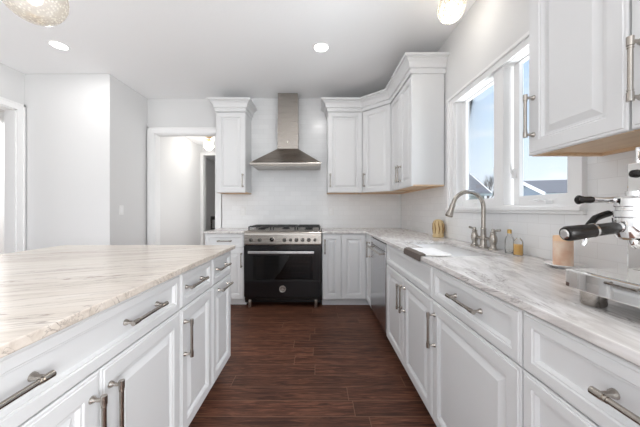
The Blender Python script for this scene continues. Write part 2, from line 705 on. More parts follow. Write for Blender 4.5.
# projecting closet corner on the left
struct(MB().box(WL + 0.001, -2.421, 3.12, WB + 0.12, 0, CEIL - 0.001).build('wall_closet', 'wall'))
# left wall with a cased opening
LY0, LY1, LZ = 2.05, 3.03, 2.30
wl = MB()
wl.box(WL - 0.12, WL, REAR, LY0, 0, CEIL - 0.001).box(WL - 0.12, WL, LY1, WB + 0.12, 0, CEIL - 0.001).box(WL - 0.12, WL, LY0, LY1, LZ, CEIL - 0.001)
struct(wl.build('wall_left', 'wall'))
# side room and hall
struct(MB().box(-5.2, -5.08, REAR, 6.0, 0, CEIL).build('wall_side_room', 'wall'))
struct(MB().box(-5.079, WL - 0.121, 5.9, 6.0, 0, CEIL).box(-5.2, WL - 0.121, WB + 0.12, 6.0, CEIL + 0.001, CEIL + 0.1).build('wall_side_room_end', 'wall'))
struct(MB().box(-2.77, -2.65, WB + 0.121, 6.2, 0, 2.62).build('wall_hall_left', 'wall'))
struct(MB().box(-1.25, -1.13, WB + 0.121, 8.4, 0, 2.62).build('wall_hall_right', 'wall'))
he = MB()
he.box(-2.65, -2.59, 6.08, 6.2, 0, 2.62).box(-1.75, -1.251, 6.08, 6.2, 0, 2.62).box(-2.59, -1.75, 6.08, 6.2, 2.41, 2.62)
struct(he.build('wall_hall_end', 'wall'))
struct(MB().box(-3.2, -1.251, 8.2, 8.32, 0, 2.62).box(-3.2, -3.1, 6.2, 8.2, 0, 2.62).build('wall_far_room', 'wall'))


def casing(name, plane, a0, a1, ztop, w, face, out, th=0.018):
    """door casing: plane 'y' lies on y=face, plane 'x' on x=face; out is the direction it stands proud"""
    mb = MB()

    def bar(p0, p1, z0, z1, d):
        q = sorted((face + out * 0.0003, face + out * d))
        if plane == 'y':
            mb.box(p0, p1, q[0], q[1], z0, z1)
        else:
            mb.box(q[0], q[1], p0, p1, z0, z1)
    bar(a0 - w, a0, 0, ztop + w, th)
    bar(a1, a1 + w, 0, ztop + w, th)
    bar(a0, a1, ztop, ztop + w, th)
    bar(a0 - w, a0 - w + 0.018, 0, ztop + w + 0.0, th + 0.008)
    bar(a1 + w - 0.018, a1 + w, 0, ztop + w, th + 0.008)
    bar(a0 - w, a1 + w, ztop + w - 0.018, ztop + w, th + 0.008)
    return struct(mb.build(name, 'trim'))


def jamb(name, plane, a0, a1, ztop, f0, f1):
    mb = MB()
    t_ = 0.012
    for p0, p1, z0, z1 in ((a0, a0 + t_, 0, ztop), (a1 - t_, a1, 0, ztop), (a0, a1, ztop - t_, ztop)):
        if plane == 'y':
            mb.box(p0, p1, f0, f1, z0, z1)
        else:
            mb.box(f0, f1, p0, p1, z0, z1)
    return struct(mb.build(name, 'trim'))


casing('trim_1', 'y', DX0, DX1, DZ, 0.085, WB, -1)
jamb('trim_2', 'y', DX0, DX1, DZ, WB, WB + 0.12)
casing('trim_3', 'x', LY0, LY1, LZ, 0.075, WL, 1)
jamb('trim_4', 'x', LY0, LY1, LZ, WL - 0.12, WL)
casing('trim_5', 'y', -2.585, -1.755, 2.405, 0.06, 6.08, -1)
struct(MB().box(WL, WL + 0.014, REAR, LY0 - 0.08, 0, 0.13).build('baseboard_left', 'trim'))
struct(MB().box(WL + 0.015, -2.42, 3.106, 3.12, 0, 0.13).box(-2.42, -2.406, 3.106, WB - 0.03, 0, 0.13).build('baseboard_closet', 'trim'))
struct(MB().box(-2.65, -2.636, WB + 0.125, 6.05, 0, 0.13).build('baseboard_hall', 'trim'))

# ---- the window
win = bpy.data.objects.new('window_1', None)
COL.objects.link(win)
struct(win)
G1, G2 = (1.335, 1.668), (1.884, 2.268)
GZ0, GZ1, GX = 1.246, 2.083, 1.285
c = MB()
cx0, cx1 = WR - 0.019, WR - 0.0003
c.box(cx0, cx1, WY0 - 0.082, WY0, WZ0, WZ1 + 0.045).box(cx0, cx1, WY1, WY1 + 0.082, WZ0, WZ1 + 0.045)
c.box(cx0, cx1, WY0, WY1, WZ1 - 0.01, WZ1 + 0.045)
c.box(cx0 - 0.012, cx0, WY0 - 0.082, WY0 - 0.062, WZ0, WZ1 + 0.045).box(cx0 - 0.012, cx0, WY1 + 0.062, WY1 + 0.082, WZ0, WZ1 + 0.045)
c.box(cx0 - 0.014, cx0, WY0 - 0.09, WY1 + 0.09, WZ1 + 0.032, WZ1 + 0.052)
c.build('casing', 'trim', win)
f = MB()
for y0, y1 in ((WY0, WY0 + 0.02), (WY1 - 0.02, WY1), (1.730, 1.822)):
    f.box(WR + 0.002, WR + 0.098, y0, y1, WZ0 + 0.0125, WZ1 - 0.0125)
f.box(WR + 0.001, WR + 0.099, WY0, WY1, WZ0, WZ0 + 0.012).box(WR + 0.001, WR + 0.099, WY0, WY1, WZ1 - 0.012, WZ1)
f.build('frame', 'trim', win)
for y0, y1 in (G1, G2):
    s = MB()
    a, b_ = 0.048, 0.02
    sx0, sx1 = GX - 0.022, GX + 0.006
    lo, hi = GZ0 - 0.053, GZ1 + 0.004
    s.box(sx0, sx1, y0 - a, y0, lo, hi).box(sx0, sx1, y1, y1 + a, lo, hi)
    s.box(sx0, sx1, y0, y1, lo, GZ0).box(sx0, sx1, y0, y1, GZ1, hi)
    sash = s.build('sash', 'trim', win, bevel=0.004)
    MB().box(GX - 0.002, GX + 0.002, y0 - 0.004, y1 + 0.004, GZ0 - 0.004, GZ1 + 0.004).build('pane', 'window_glass', sash)
    mid = (y0 + y1) / 2
    h = MB()
    h.prism([(GX - 0.052, mid - 0.06), (GX - 0.024, mid - 0.075), (GX - 0.024, mid + 0.075), (GX - 0.052, mid + 0.06)], WZ0 + 0.0125, WZ0 + 0.034)
    h.tube([(GX - 0.05, mid + 0.02, WZ0 + 0.034), (GX - 0.06, mid - 0.03, WZ0 + 0.040), (GX - 0.055, mid - 0.055, WZ0 + 0.034)], 0.006, 8)
    h.build('crank_handle', 'trim', win, bevel=0.004)
    hl = MB()
    yy = y1 + 0.03 if y0 < 1.5 else y0 - 0.03
    hl.box(GX - 0.04, GX - 0.0225, yy - 0.012, yy + 0.012, 1.36, 1.42).tube([(GX - 0.04, yy, 1.39), (GX - 0.052, yy, 1.40), (GX - 0.056, yy, 1.45)], 0.006, 8)
    hl.build('sash_lock', 'trim', win, bevel=0.002)
st = MB()
st.box(WR - 0.045, WR + 0.001, WY0 - 0.085, WY1 + 0.085, 1.157, 1.18).box(WR - 0.028, WR - 0.0003, WY0 - 0.082, WY1 + 0.082, 1.14, 1.157)
st.build('sill', 'trim', win, bevel=0.004)


# ------------------------------------------------------------------ cabinets
DOOR = [(0, 0), (0, -0.014), (0.004, -0.017), (0.010, -0.017), (0.012, -0.020), (0.054, -0.020), (0.058, -0.0165), (0.063, -0.0165), (0.068, -0.0065), (0.076, -0.0065), (0.100, -0.0175)]
DRAWER = [(0, 0), (0, -0.014), (0.003, -0.017), (0.008, -0.017), (0.010, -0.020), (0.034, -0.020), (0.037, -0.0165), (0.041, -0.0165), (0.047, -0.0065), (0.052, -0.0065)]


def handle(parent, cx, cz, axis, length, y=-0.02, label=None):
    mb = MB()
    r, off = 0.0062, 0.034
    d = Vector((1, 0, 0)) if axis == 'x' else Vector((0, 0, 1))
    c_ = Vector((cx, y - off, cz))
    h = length / 2
    mb.tube([c_ - d * (h - 0.001), c_ + d * (h - 0.001)], r, 12)
    for s in (-1, 1):
        e = c_ + d * s * h
        mb.tube([e - d * s * 0.024, e], 0.0082, 14)
        mb.tube([e - d * s * 0.031, e - d * s * 0.028], 0.0074, 14)
        q = c_ + d * s * (h - 0.012)
        foot = Vector((q.x, y, q.z))
        mb.tube([q, foot + Vector((0, -0.012, 0)), foot + Vector((0, -0.006, 0)), foot], [0.0052, 0.0052, 0.009, 0.0105], 12)
    return mb.build('handle', 'nickel', parent)


def door(parent, w, h, loc, rotz=0.0, prof=DOOR, name='door'):
    return MB().panel(0, w, 0, h, prof).build(name, 'cab', parent, loc, rotz)


GAP = 0.0025
TOE = 0.09
DT = 0.872      # top of drawer fronts
DSEAM = 0.706


def base_cabinet(loc, rotz, w, label, depth=0.595, drawers='one', doors=1, hside=1, pulls=None, toe=TOE, lower='door', drawer_handle=True, plen=0.20, hinge_handles=True):
    """local x = width, front at y=0 facing -y"""
    r = thing('base_cabinet', label, 'cabinet', loc, rotz, 'white base cabinets')
    MB().box(0.0005, w - 0.0005, 0, depth, toe, CB - 0.001).build('body', 'cab', r)
    MB().box(0.0005, w - 0.0005, 0.075, depth, 0, toe - 0.0005).build('toe_kick', 'cab', r)
    g = GAP

    def drw(z0, z1, ps, n='drawer', hh=None):
        d = MB().panel(g, w - g, z0, z1, DRAWER).build(n, 'cab', r)
        for p in ps:
            handle(d, p, (z0 + z1) / 2 if hh is None else hh, 'x', plen, y=-0.0065 if hh is None else -0.02)
        return d
    ps = pulls if pulls is not None else [w / 2]
    if drawers == 'stack':
        drw(DSEAM + g, DT, ps)
        drw(0.41 + g, DSEAM - g, ps)
        drw(toe + 0.003, 0.41 - g, ps)
        return r
    drw(DSEAM + g, DT, ps if drawer_handle else [], 'drawer' if drawer_handle else 'false_drawer_front')
    z0, z1 = toe + 0.003, DSEAM - g
    if lower == 'pullout':
        d = MB().panel(g, w - g, z0, z1, DOOR).build('drawer', 'cab', r)
        handle(d, w / 2, z1 - 0.045, 'x', plen)
    elif doors == 1:
        d = MB().panel(g, w - g, z0, z1, DOOR).build('door', 'cab', r)
        handle(d, g + 0.03 if hside < 0 else w - g - 0.03, z1 - 0.14, 'z', 0.175)
    else:
        m_ = w / 2
        d = MB().panel(g, m_ - g / 2, z0, z1, DOOR).build('door', 'cab', r)
        handle(d, m_ - 0.033, z1 - 0.14, 'z', 0.175)
        d = MB().panel(m_ + g / 2, w - g, z0, z1, DOOR).build('door', 'cab', r)
        handle(d, m_ + 0.033, z1 - 0.14, 'z', 0.175)
    return r


UZ0, UZ1 = 1.385, 2.44


def upper_carcass(r, pts, zoff=0.0):
    """pts: plan polygon in local coordinates"""
    MB().prism(pts, UZ0 + 0.014, UZ1 - 0.001).build('body', 'cab', r)
    # recessed maple underside with a rim
    cx = sum(p[0] for p in pts) / len(pts)
    cy = sum(p[1] for p in pts) / len(pts)
    mb = MB()
    n = len(pts)
    out, inn = [], []
    for x, y in pts:
        v = Vector((x - cx, y - cy))
        out.append((x - v.x * 0.004, y - v.y * 0.004))
        k = max(0.0, 1 - 0.022 / max(v.length, 0.05))
        inn.append((cx + v.x * k, cy + v.y * k))
    za, zb = UZ0, UZ0 + 0.0138
    vs = [(x, y, zb) for x, y in out] + [(x, y, za) for x, y in out] + [(x, y, za) for x, y in inn] + [(x, y, zb - 0.002) for x, y in inn]
    fs = []
    for i in range(n):
        j = (i + 1) % n
        fs += [(i, j, n + j, n + i), (n + i, n + j, 2 * n + j, 2 * n + i), (2 * n + i, 2 * n + j, 3 * n + j, 3 * n + i)]
    fs.append(tuple(range(3 * n, 4 * n)))
    fs.append(tuple(range(n)))
    mb.poly(vs, fs).build('bottom_panel', 'maple', r)


def upper_cabinet(loc, rotz, w, label, depth=0.300, doors=1, hside=-1):
    r = thing('upper_cabinet', label, 'cabinet', loc, rotz, 'white upper cabinets')
    upper_carcass(r, [(0.0005, 0), (w - 0.0005, 0), (w - 0.0005, depth), (0.0005, depth)])
    g = GAP
    z0, z1 = UZ0 + 0.002, UZ1 - 0.004
    hz = UZ0 + 0.158
    if doors == 1:
        d = MB().panel(g, w - g, z0, z1, DOOR).build('door', 'cab', r)
        handle(d, g + 0.03 if hside < 0 else w - g - 0.03, hz, 'z', 0.175)
    else:
        m_ = w / 2
        d = MB().panel(g, m_ - g / 2, z0, z1, DOOR).build('door', 'cab', r)
        handle(d, m_ - 0.033, hz, 'z', 0.175)
        d = MB().panel(m_ + g / 2, w - g, z0, z1, DOOR).build('door', 'cab', r)
        handle(d, m_ + 0.033, hz, 'z', 0.175)
    return r


def crown(path, label):
    prof = [(0.0, UZ1 - 0.001), (0.010, UZ1 - 0.001), (0.010, UZ1 + 0.044), (0.024, UZ1 + 0.047), (0.027, UZ1 + 0.054), (0.024, UZ1 + 0.061), (0.027, UZ1 + 0.078), (0.036, UZ1 + 0.098), (0.052, UZ1 + 0.115),
            (0.064, UZ1 + 0.122), (0.064, UZ1 + 0.129), (0.079, UZ1 + 0.132), (0.084, UZ1 + 0.138), (0.084, UZ1 + 0.152), (0.0, UZ1 + 0.152)]
    P = [Vector(p) for p in path]
    rings = []
    for i, p in enumerate(P):
        ds = []
        if i > 0:
            ds.append((P[i] - P[i - 1]).normalized())
        if i < len(P) - 1:
            ds.append((P[i + 1] - P[i]).normalized())
        ns = [Vector((d.y, -d.x)) for d in ds]
        if len(ns) == 2:
            b = (ns[0] + ns[1]).normalized()
            b = b / b.dot(ns[0])
        else:
            b = ns[0]
        rings.append([(p.x + b.x * o, p.y + b.y * o, z) for o, z in prof])
    mb = MB()
    mb.rings(rings, smooth=False)
    return tag(mb.build('crown_molding', 'cab'), label, 'molding', 'cabinet crown moldings')


HPI = PI / 2
# ---- island (fronts face +X): rot +90, local x -> +Y, local y -> -X
IX = -0.638
base_cabinet((IX, 0.317, 0), HPI, 0.896, 'wide white island cabinet nearest the camera with one long drawer over two doors', drawers='one', doors=2, pulls=[0.19, 0.648], plen=0.195, toe=0.107)
base_cabinet((IX, 1.213, 0), HPI, 0.366, 'middle white island cabinet with a short drawer above a single narrow door', hside=-1, pulls=[0.155], plen=0.19, toe=0.107)
base_cabinet((IX, 1.579, 0), HPI, 0.346, 'white island cabinet at the end facing the range with two horizontal pulls stacked', lower='pullout', plen=0.185, toe=0.107)
ib = MB()
ib.box(-1.50, IX - 0.597, 0.317, 1.925, 0.0, CB - 0.001)
tag(ib.build('island_back_panel', 'cab'), 'white panelled back of the island under the stone overhang', 'cabinet panel')
isl = grid_slab([-1.83, -0.594], [0.285, 1.945], lambda i, j: True, CB, CT)
tag(isl.build('countertop', 'stone_island', bevel=0.003), 'large cream veined stone countertop of the island', 'countertop', 'stone countertops')

# ---- right run (fronts face -X): rot -90, local x -> -Y, local y -> +X
RX = 0.605
base_cabinet((RX, 2.260, 0), -HPI, 0.901, 'white sink base cabinet with a plain false drawer front and two doors', doors=2, drawer_handle=False)
base_cabinet((RX, 1.359, 0), -HPI, 0.593, 'white base cabinet between sink cabinet and drawer stack, one drawer over one wide door', hside=-1)
base_cabinet((RX, 0.766, 0), -HPI, 0.764, 'white three drawer base cabinet below the espresso machine', drawers='stack', plen=0.33)
# corner cabinet
cc = thing('base_cabinet', 'white L shaped corner base cabinet with two narrow doors meeting beside the dishwasher', 'cabinet', (0, 0, 0), 0, 'white base cabinets')
BY = 3.205
grid_slab([0.291, RX, 1.204], [2.897, BY, WB - 0.009], lambda i, j: not (i == 0 and j == 0), TOE, CB - 0.001).build('body', 'cab', cc)
grid_slab([0.291, RX + 0.075, 1.204], [2.897, BY + 0.06, WB - 0.009], lambda i, j: not (i == 0 and j == 0), 0, TOE - 0.0005).build('toe_kick', 'cab', cc)
door(cc, 0.292, DT - TOE - 0.003, (0.2935, BY, TOE + 0.003))
d = door(cc, 0.283, DT - TOE - 0.003, (RX, 3.182, TOE + 0.003), -HPI)
handle(d, 0.235, 0.63, 'z', 0.175)
# narrow cabinet right of the range
nc = thing('base_cabinet', 'slim white base cabinet with a single tall door, right of the range', 'cabinet', (0.062, BY, 0), 0, 'white base cabinets')
MB().box(0.0005, 0.2285, 0, WB - 0.009 - BY, TOE, CB - 0.001).build('body', 'cab', nc)
MB().box(0.0005, 0.2285, 0.06, WB - 0.009 - BY, 0, TOE - 0.0005).build('toe_kick', 'cab', nc)
d = MB().panel(GAP, 0.2265, TOE + 0.003, DT, DOOR).build('door', 'cab', nc)
handle(d, 0.033, 0.725, 'z', 0.175)
base_cabinet((-1.338, BY, 0), 0, 0.471, 'white base cabinet left of the range with one drawer above one door', hside=1, plen=0.17)

# ---- countertops
rc = grid_slab([0.060, 0.575, 0.72, 1.05, 1.196], [-0.03, 1.47, 2.19, 3.17, WB - 0.009],
               lambda i, j: (j == 3) or (i >= 1 and not (i == 2 and j == 1)), CB, CT)
tag(rc.build('countertop', 'stone_run', bevel=0.003), 'long L shaped grey veined stone countertop with the sink cut into it', 'countertop', 'stone countertops')
lc = grid_slab([-1.352, -0.869], [3.17, WB - 0.009], lambda i, j: True, CB, CT)
tag(lc.build('countertop', 'stone_run', bevel=0.003), 'short stone countertop left of the range', 'countertop', 'stone countertops')

# ---- uppers
upper_cabinet((-1.318, 3.50, 0), 0, 0.385, 'single door white upper cabinet standing alone left of the range hood', hside=1)
upper_cabinet((0.139, 3.50, 0), 0, 0.456, 'white upper cabinet on the tiled back wall just right of the range hood', hside=-1)
dg = thing('upper_cabinet', 'white angled corner upper cabinet with one diagonal door', 'cabinet', (0.5955, 3.4995, 0), 0, 'white upper cabinets')
upper_carcass(dg, [(0.0005, 0.0), (0.3095, -0.2985), (0.600, -0.2985), (0.600, 0.300), (0.0005, 0.300)])
ang = math.atan2(-0.2985, 0.309)
dl = math.hypot(0.309, 0.2985)
d = door(dg, dl - 0.03, UZ1 - 0.004 - UZ0 - 0.002, (0.015 * math.cos(ang), 0.015 * math.sin(ang), UZ0 + 0.002), ang)
handle(d, 0.035, 0.158, 'z', 0.175)
UXF = 0.905
upper_cabinet((UXF, 3.20, 0), -HPI, 0.693, 'white double door upper cabinet on the right wall beside the window', depth=0.290, doors=2)
upper_cabinet((UXF, 1.124, 0), -HPI, 0.364, 'white single door upper cabinet close to the camera at the window edge', depth=0.291, hside=-1)
upper_cabinet((UXF, 0.758, 0), -HPI, 0.76, 'white double door upper cabinet above the espresso machine', depth=0.291, doors=1, hside=-1)
crown([(-1.318, WB - 0.001), (-1.318, 3.48), (-0.933, 3.48), (-0.933, WB - 0.009)], 'crown molding on the lone upper cabinet left of the hood')
crown([(0.139, WB - 0.009), (0.139, 3.48), (0.585, 3.48), (0.885, 3.192), (0.885, 2.507), (WR - 0.001, 2.507)], 'angled crown molding running over the corner upper cabinets')
crown([(WR - 0.001, 1.124), (0.885, 1.124), (0.885, -0.002)], 'crown molding over the upper cabinets nearest the camera')

# ------------------------------------------------------------------ dishwasher
dw = thing('dishwasher', 'stainless steel dishwasher between corner cabinet and sink cabinet', 'dishwasher', (RX, 2.893, 0), -HPI)
DWW = 0.63
MB().box(0.002, DWW - 0.002, 0.002, 0.58, 0.10, CB - 0.002).build('body', 'dark', dw)
MB().box(0.004, DWW - 0.004, -0.024, 0.001, 0.115, 0.80).build('door', 'dwsteel', dw, bevel=0.004)
MB().box(0.004, DWW - 0.004, -0.024, 0.001, 0.804, 0.868).build('control_panel', 'dwsteel', dw, bevel=0.004)
h = MB()
h.tube([(0.05, -0.06, 0.775), (DWW - 0.05, -0.06, 0.775)], 0.010, 12)
for x in (0.075, DWW - 0.075):
    h.tube([(x, -0.06, 0.775), (x, -0.023, 0.775)], 0.008, 10)
h.build('handle', 'steel', dw)
MB().box(0.004, DWW - 0.004, 0.05, 0.06, 0.0, 0.113).build('kick_plate', 'dwsteel', dw)

# ------------------------------------------------------------------ range
RW = 0.912
rg = thing('range', 'black and stainless steel range cooker with a big oven door', 'range', (-0.4055, 3.16, 0))
hw = RW / 2
b = MB()
b.box(-hw + 0.003, hw - 0.003, 0.03, 0.60, 0.06, 0.27).box(-hw + 0.003, hw - 0.003, 0.03, 0.60, 0.67, 0.885)
b.box(-hw + 0.003, -0.33, 0.03, 0.60, 0.27, 0.67).box(0.33, hw - 0.003, 0.03, 0.60, 0.27, 0.67).box(-0.33, 0.33, 0.50, 0.60, 0.27, 0.67)
b.build('body', 'black', rg)
cv = MB()
cv.box(-0.33, 0.33, 0.485, 0.499, 0.271, 0.669).box(-0.329, -0.32, 0.04, 0.485, 0.271, 0.669).box(0.32, 0.329, 0.04, 0.485, 0.271, 0.669).box(-0.32, 0.32, 0.04, 0.485, 0.271, 0.28)
cv.build('oven_liner', 'cavity', rg)
for z in (0.40, 0.53):
    k = MB()
    k.tube([(-0.315, 0.06, z), (0.315, 0.06, z), (0.315, 0.46, z), (-0.315, 0.46, z)], 0.004, 6, loop=True)
    for i in range(13):
        x = -0.29 + i * 0.0483
        k.tube([(x, 0.06, z + 0.004), (x, 0.46, z + 0.004)], 0.002, 5)
    k.build('oven_rack', 'steel', rg)
# control panel with a rounded top
cp = MB()
prof = [(0.12, 0.745), (0.0, 0.745), (-0.004, 0.76), (-0.004, 0.862)]
for i in range(7):
    a = i / 6 * HPI
    prof.append((0.044 - 0.048 * math.cos(a), 0.868 + 0.044 * math.sin(a)))
prof += [(0.12, 0.912)]
cp.rings([[(x, y, z) for y, z in prof] for x in (-hw, hw)], smooth=False)
cpo = cp.build('control_panel', 'steel', rg)
for px in (251, 259.8, 284.5, 290.6, 296.5, 302.6, 308.8, 315):
    x = (px - 282.8) / 84.4
    r_ = 0.017 if px < 262 or px in (284.5, 296.5, 308.8, 302.6) else 0.013
    k = MB().lathe([(r_ + 0.006, -0.0045), (r_ + 0.006, -0.009), (r_, -0.012), (r_ * 0.9, -0.038), (r_ * 0.7, -0.041), (0, -0.041)], (x, 0, 0.806), 'y', 18)
    kb = k.build('knob', 'darksteel', rg)
    MB().box(x - 0.0018, x + 0.0018, -0.0445, -0.0412, 0.806, 0.806 + r_ * 0.8).build('pointer', 'blackplastic', kb)
gx = (272 - 282.8) / 84.4
gm = MB().lathe([(0.030, -0.0045), (0.030, -0.014), (0.026, -0.016), (0.0, -0.016)], (gx, 0, 0.812), 'y', 24).build('temperature_dial', 'steel', rg)
MB().lathe([(0.0255, -0.0162), (0.0255, -0.0175), (0, -0.0175)], (gx, 0, 0.812), 'y', 24).build('dial_face', 'blackplastic', gm)
MB().tube([(gx, -0.0185, 0.812), (gx + 0.012, -0.0185, 0.824)], 0.0014, 5).build('needle', 'plate', gm)
# oven door
od = MB()
DZ0, DZ1 = 0.335, 0.738
wx0, wx1, wz0, wz1 = -0.345, 0.350, 0.345, 0.615
od.box(-hw, wx0, -0.012, 0.028, 0.33, DZ1).box(wx1, hw, -0.012, 0.028, 0.33, DZ1).box(wx0, wx1, -0.012, 0.028, wz1, DZ1).box(wx0, wx1, -0.012, 0.028, 0.33, wz0)
odo = od.build('oven_door', 'black', rg)
MB().box(wx0 - 0.004, wx1 + 0.004, -0.0155, -0.0125, wz0 - 0.004, wz1 + 0.004).build('window', 'oven_glass', odo)
hd = MB().box(-0.395, 0.372, -0.078, -0.058, 0.652, 0.683)
for x in (-0.36, 0.337):
    hd.box(x - 0.012, x + 0.012, -0.058, -0.012, 0.657, 0.678)
hd.build('handle', 'dwsteel', odo, bevel=0.005)
lp = MB().box(-hw, hw, -0.010, 0.028, 0.135, 0.327).build('storage_drawer', 'black', rg, bevel=0.003)
bd = MB().lathe([(0.040, -0.0105), (0.040, -0.015), (0.037, -0.017), (0.030, -0.0145), (0.029, -0.0155), (0, -0.0155)], (0.0, 0, 0.228), 'y', 28)
bdo = bd.build('badge', 'steel', lp)
MB().tube([(0.022 * math.cos(a * PI / 12), -0.0165, 0.228 + 0.022 * math.sin(a * PI / 12)) for a in range(24)], 0.0016, 5, loop=True).build('badge_ring', 'blackplastic', bdo)
MB().box(-hw + 0.004, hw - 0.004, 0.01, 0.029, 0.095, 0.131).build('base_rail', 'blackplastic', rg, bevel=0.002)
for x in (-0.393, 0.393):
    for y in (0.025, 0.55):
        MB().lathe([(0.020, 0.0), (0.022, 0.004), (0.021, 0.07), (0.017, 0.0948 if y < 0.1 else 0.06)], (x, y, 0), 'z', 16).build('foot', 'steel', rg)
MB().box(-hw, hw, 0.121, 0.60, 0.886, 0.914).build('cooktop', 'steel', rg, bevel=0.003)
MB().box(-hw, hw, 0.601, 0.638, 0.70, 0.935).build('backguard', 'steel', rg, bevel=0.003)
for x, y in ((-0.30, 0.24), (-0.30, 0.46), (0, 0.35), (0.30, 0.24), (0.30, 0.46)):
    MB().lathe([(0.05, 0.9145), (0.05, 0.922), (0.038, 0.924), (0.038, 0.932), (0, 0.932)], (x, y, 0), 'z', 18).build('burner', 'iron', rg)
for cx in (-0.30, 0.0, 0.30):
    g = MB()
    x0, x1, y0, y1 = cx - 0.142, cx + 0.142, 0.132, 0.585
    zt0, zt1 = 0.944, 0.956
    for (a0, a1, b0, b1) in ((x0, x1, y0, y0 + 0.012), (x0, x1, y1 - 0.012, y1), (x0, x0 + 0.012, y0, y1), (x1 - 0.012, x1, y0, y1), (cx - 0.006, cx + 0.006, y0, y1), (x0, x1, 0.352, 0.364), (x0, x1, 0.24, 0.25), (x0, x1, 0.46, 0.47)):
        g.box(a0, a1, b0, b1, zt0, zt1)
    for (a, b_) in ((x0, y0), (x1 - 0.014, y0), (x0, y1 - 0.014), (x1 - 0.014, y1 - 0.014)):
        g.box(a, a + 0.014, b_, b_ + 0.014, 0.9143, zt0)
    for k in range(5):
        xx = x0 + 0.02 + k * 0.055
        g.box(xx, xx + 0.018, y0 + 0.001, y0 + 0.02, 0.955, 0.966)
    g.build('grate', 'iron', rg)

# ------------------------------------------------------------------ hood
hood = thing('range_hood', 'stainless steel chimney range hood mounted over the range', 'range hood', (-0.3975, WB - 0.009, 0))
fw, fd = 0.447, 0.455
zb, zl, zt = 1.729, 1.757, 1.992
cw, cdp = 0.139, 0.175
cn = MB()
# sloped canopy + lip
lo = [(-fw, -fd, zl), (fw, -fd, zl), (fw, 0, zl), (-fw, 0, zl)]
up = [(-cw, -cdp, zt), (cw, -cdp, zt), (cw, 0, zt), (-cw, 0, zt)]
cn.rings([lo, up], smooth=False)
cno = cn.build('canopy', 'hoodsteel', hood, bevel=0.003)
lp = MB()
bt = [(-fw, -fd, zb), (fw, -fd, zb), (fw, 0, zb), (-fw, 0, zb)]
lp.rings([bt, [(x, y, zl - 0.0005) for x, y, z in lo]], smooth=False)
lp.build('lip', 'steel', hood, bevel=0.004)
un = MB().box(-fw + 0.04, -0.005, -fd + 0.06, -0.04, zb - 0.006, zb - 0.0005).box(0.005, fw - 0.04, -fd + 0.06, -0.04, zb - 0.006, zb - 0.0005)
un.build('filter', 'steel', hood)
MB().box(-cw, cw, -cdp, 0, zt + 0.0005, CEIL - 0.35).box(-cw + 0.003, cw - 0.003, -cdp + 0.003, 0, CEIL - 0.35, CEIL - 0.001).build('chimney', 'steel', hood, bevel=0.002)
em = MB().lathe([(0.022, 0), (0.022, -0.004), (0.019, -0.005), (0.016, -0.003), (0, -0.003)], (0.0, -cdp - 0.0003, 2.083), 'y', 20)
em.build('emblem', 'nickel', hood)

# ------------------------------------------------------------------ outlets and switch
def wall_plate(name, label, cat, loc, rotz, kind, group=None):
    r = thing(name, label, cat, loc, rotz, group)
    MB().box(-0.036, 0.036, -0.006, 0, -0.058, 0.058).build('cover_plate', 'plate', r, bevel=0.002)
    if kind == 'outlet':
        for z in (-0.022, 0.022):
            MB().lathe([(0.016, -0.0062), (0.016, -0.008), (0, -0.008)], (0, 0, z), 'y', 16).build('socket', 'trim', r)
    else:
        MB().box(-0.017, 0.017, -0.009, -0.0062, -0.033, 0.033).build('rocker', 'trim', r, bevel=0.001)
    return r


wall_plate('wall_outlet', 'white outlet on the tiled backsplash left of the range', 'outlet', (-1.05, WB - 0.0085, 1.14), 0, 'outlet', 'backsplash outlets')
wall_plate('wall_outlet', 'white outlet on the tiled backsplash right of the range', 'outlet', (0.20, WB - 0.0085, 1.14), 0, 'outlet', 'backsplash outlets')
wall_plate('light_switch', 'white light switch on the narrow wall beside the hall opening', 'switch', (-2.4203, 3.30, 1.16), HPI, 'switch')

# ------------------------------------------------------------------ sink
sk = thing('sink', 'white undermount sink set into the counter below the window', 'sink', (0, 0, 0))
s = MB()
x0, x1, y0, y1, zb_ = 0.712, 1.058, 1.462, 2.198, 0.69
s.box(x0 - 0.012, x0, y0 - 0.012, y1 + 0.012, zb_, CB - 0.0012).box(x1, x1 + 0.012, y0 - 0.012, y1 + 0.012, zb_, CB - 0.0012)
s.box(x0, x1, y0 - 0.012, y0, zb_, CB - 0.0012).box(x0, x1, y1, y1 + 0.012, zb_, CB - 0.0012).box(x0 - 0.012, x1 + 0.012, y0 - 0.012, y1 + 0.012, zb_ - 0.012, zb_)
s.build('basin', 'porcelain', sk)
MB().lathe([(0.045, zb_ + 0.0005), (0.045, zb_ + 0.004), (0.03, zb_ + 0.003), (0, zb_ + 0.002)], (0.9, 1.83, 0), 'z', 20).build('drain', 'steel', sk)

# ------------------------------------------------------------------ faucet
fc = thing('faucet', 'nickel bridge faucet with a tall gooseneck spout in front of the window', 'faucet', (1.122, 1.80, CT))
MB().lathe([(0.030, 0.0005), (0.030, 0.006), (0.024, 0.012), (0.020, 0.03), (0.020, 0.055), (0.024, 0.060), (0.024, 0.072), (0.018, 0.078), (0.016, 0.12), (0.0175, 0.124), (0.0175, 0.13), (0.0145, 0.134)], (0, 0, 0), 'z', 20).build('base', 'nickel', fc)
pts = [(0, 0, 0.13), (0, 0, 0.20), (0, 0, 0.275)]
R_ = 0.103
for i in range(1, 13):
    a = PI * i / 12 * 0.93
    pts.append((-R_ + R_ * math.cos(a), 0, 0.275 + R_ * math.sin(a)))
MB().tube(pts, 0.0135, 14).build('spout', 'nickel', fc)
e = Vector(pts[-1])
dr = (e - Vector(pts[-2])).normalized()
MB().tube([e, e + dr * 0.004, e + dr * 0.03, e + dr * 0.05, e + dr * 0.085, e + dr * 0.092], [0.0135, 0.017, 0.0165, 0.018, 0.025, 0.021], 16).build('spray_head', 'nickel', fc)
br = MB().tube([(0, -0.10, 0.066), (0, 0.10, 0.066)], 0.010, 12)
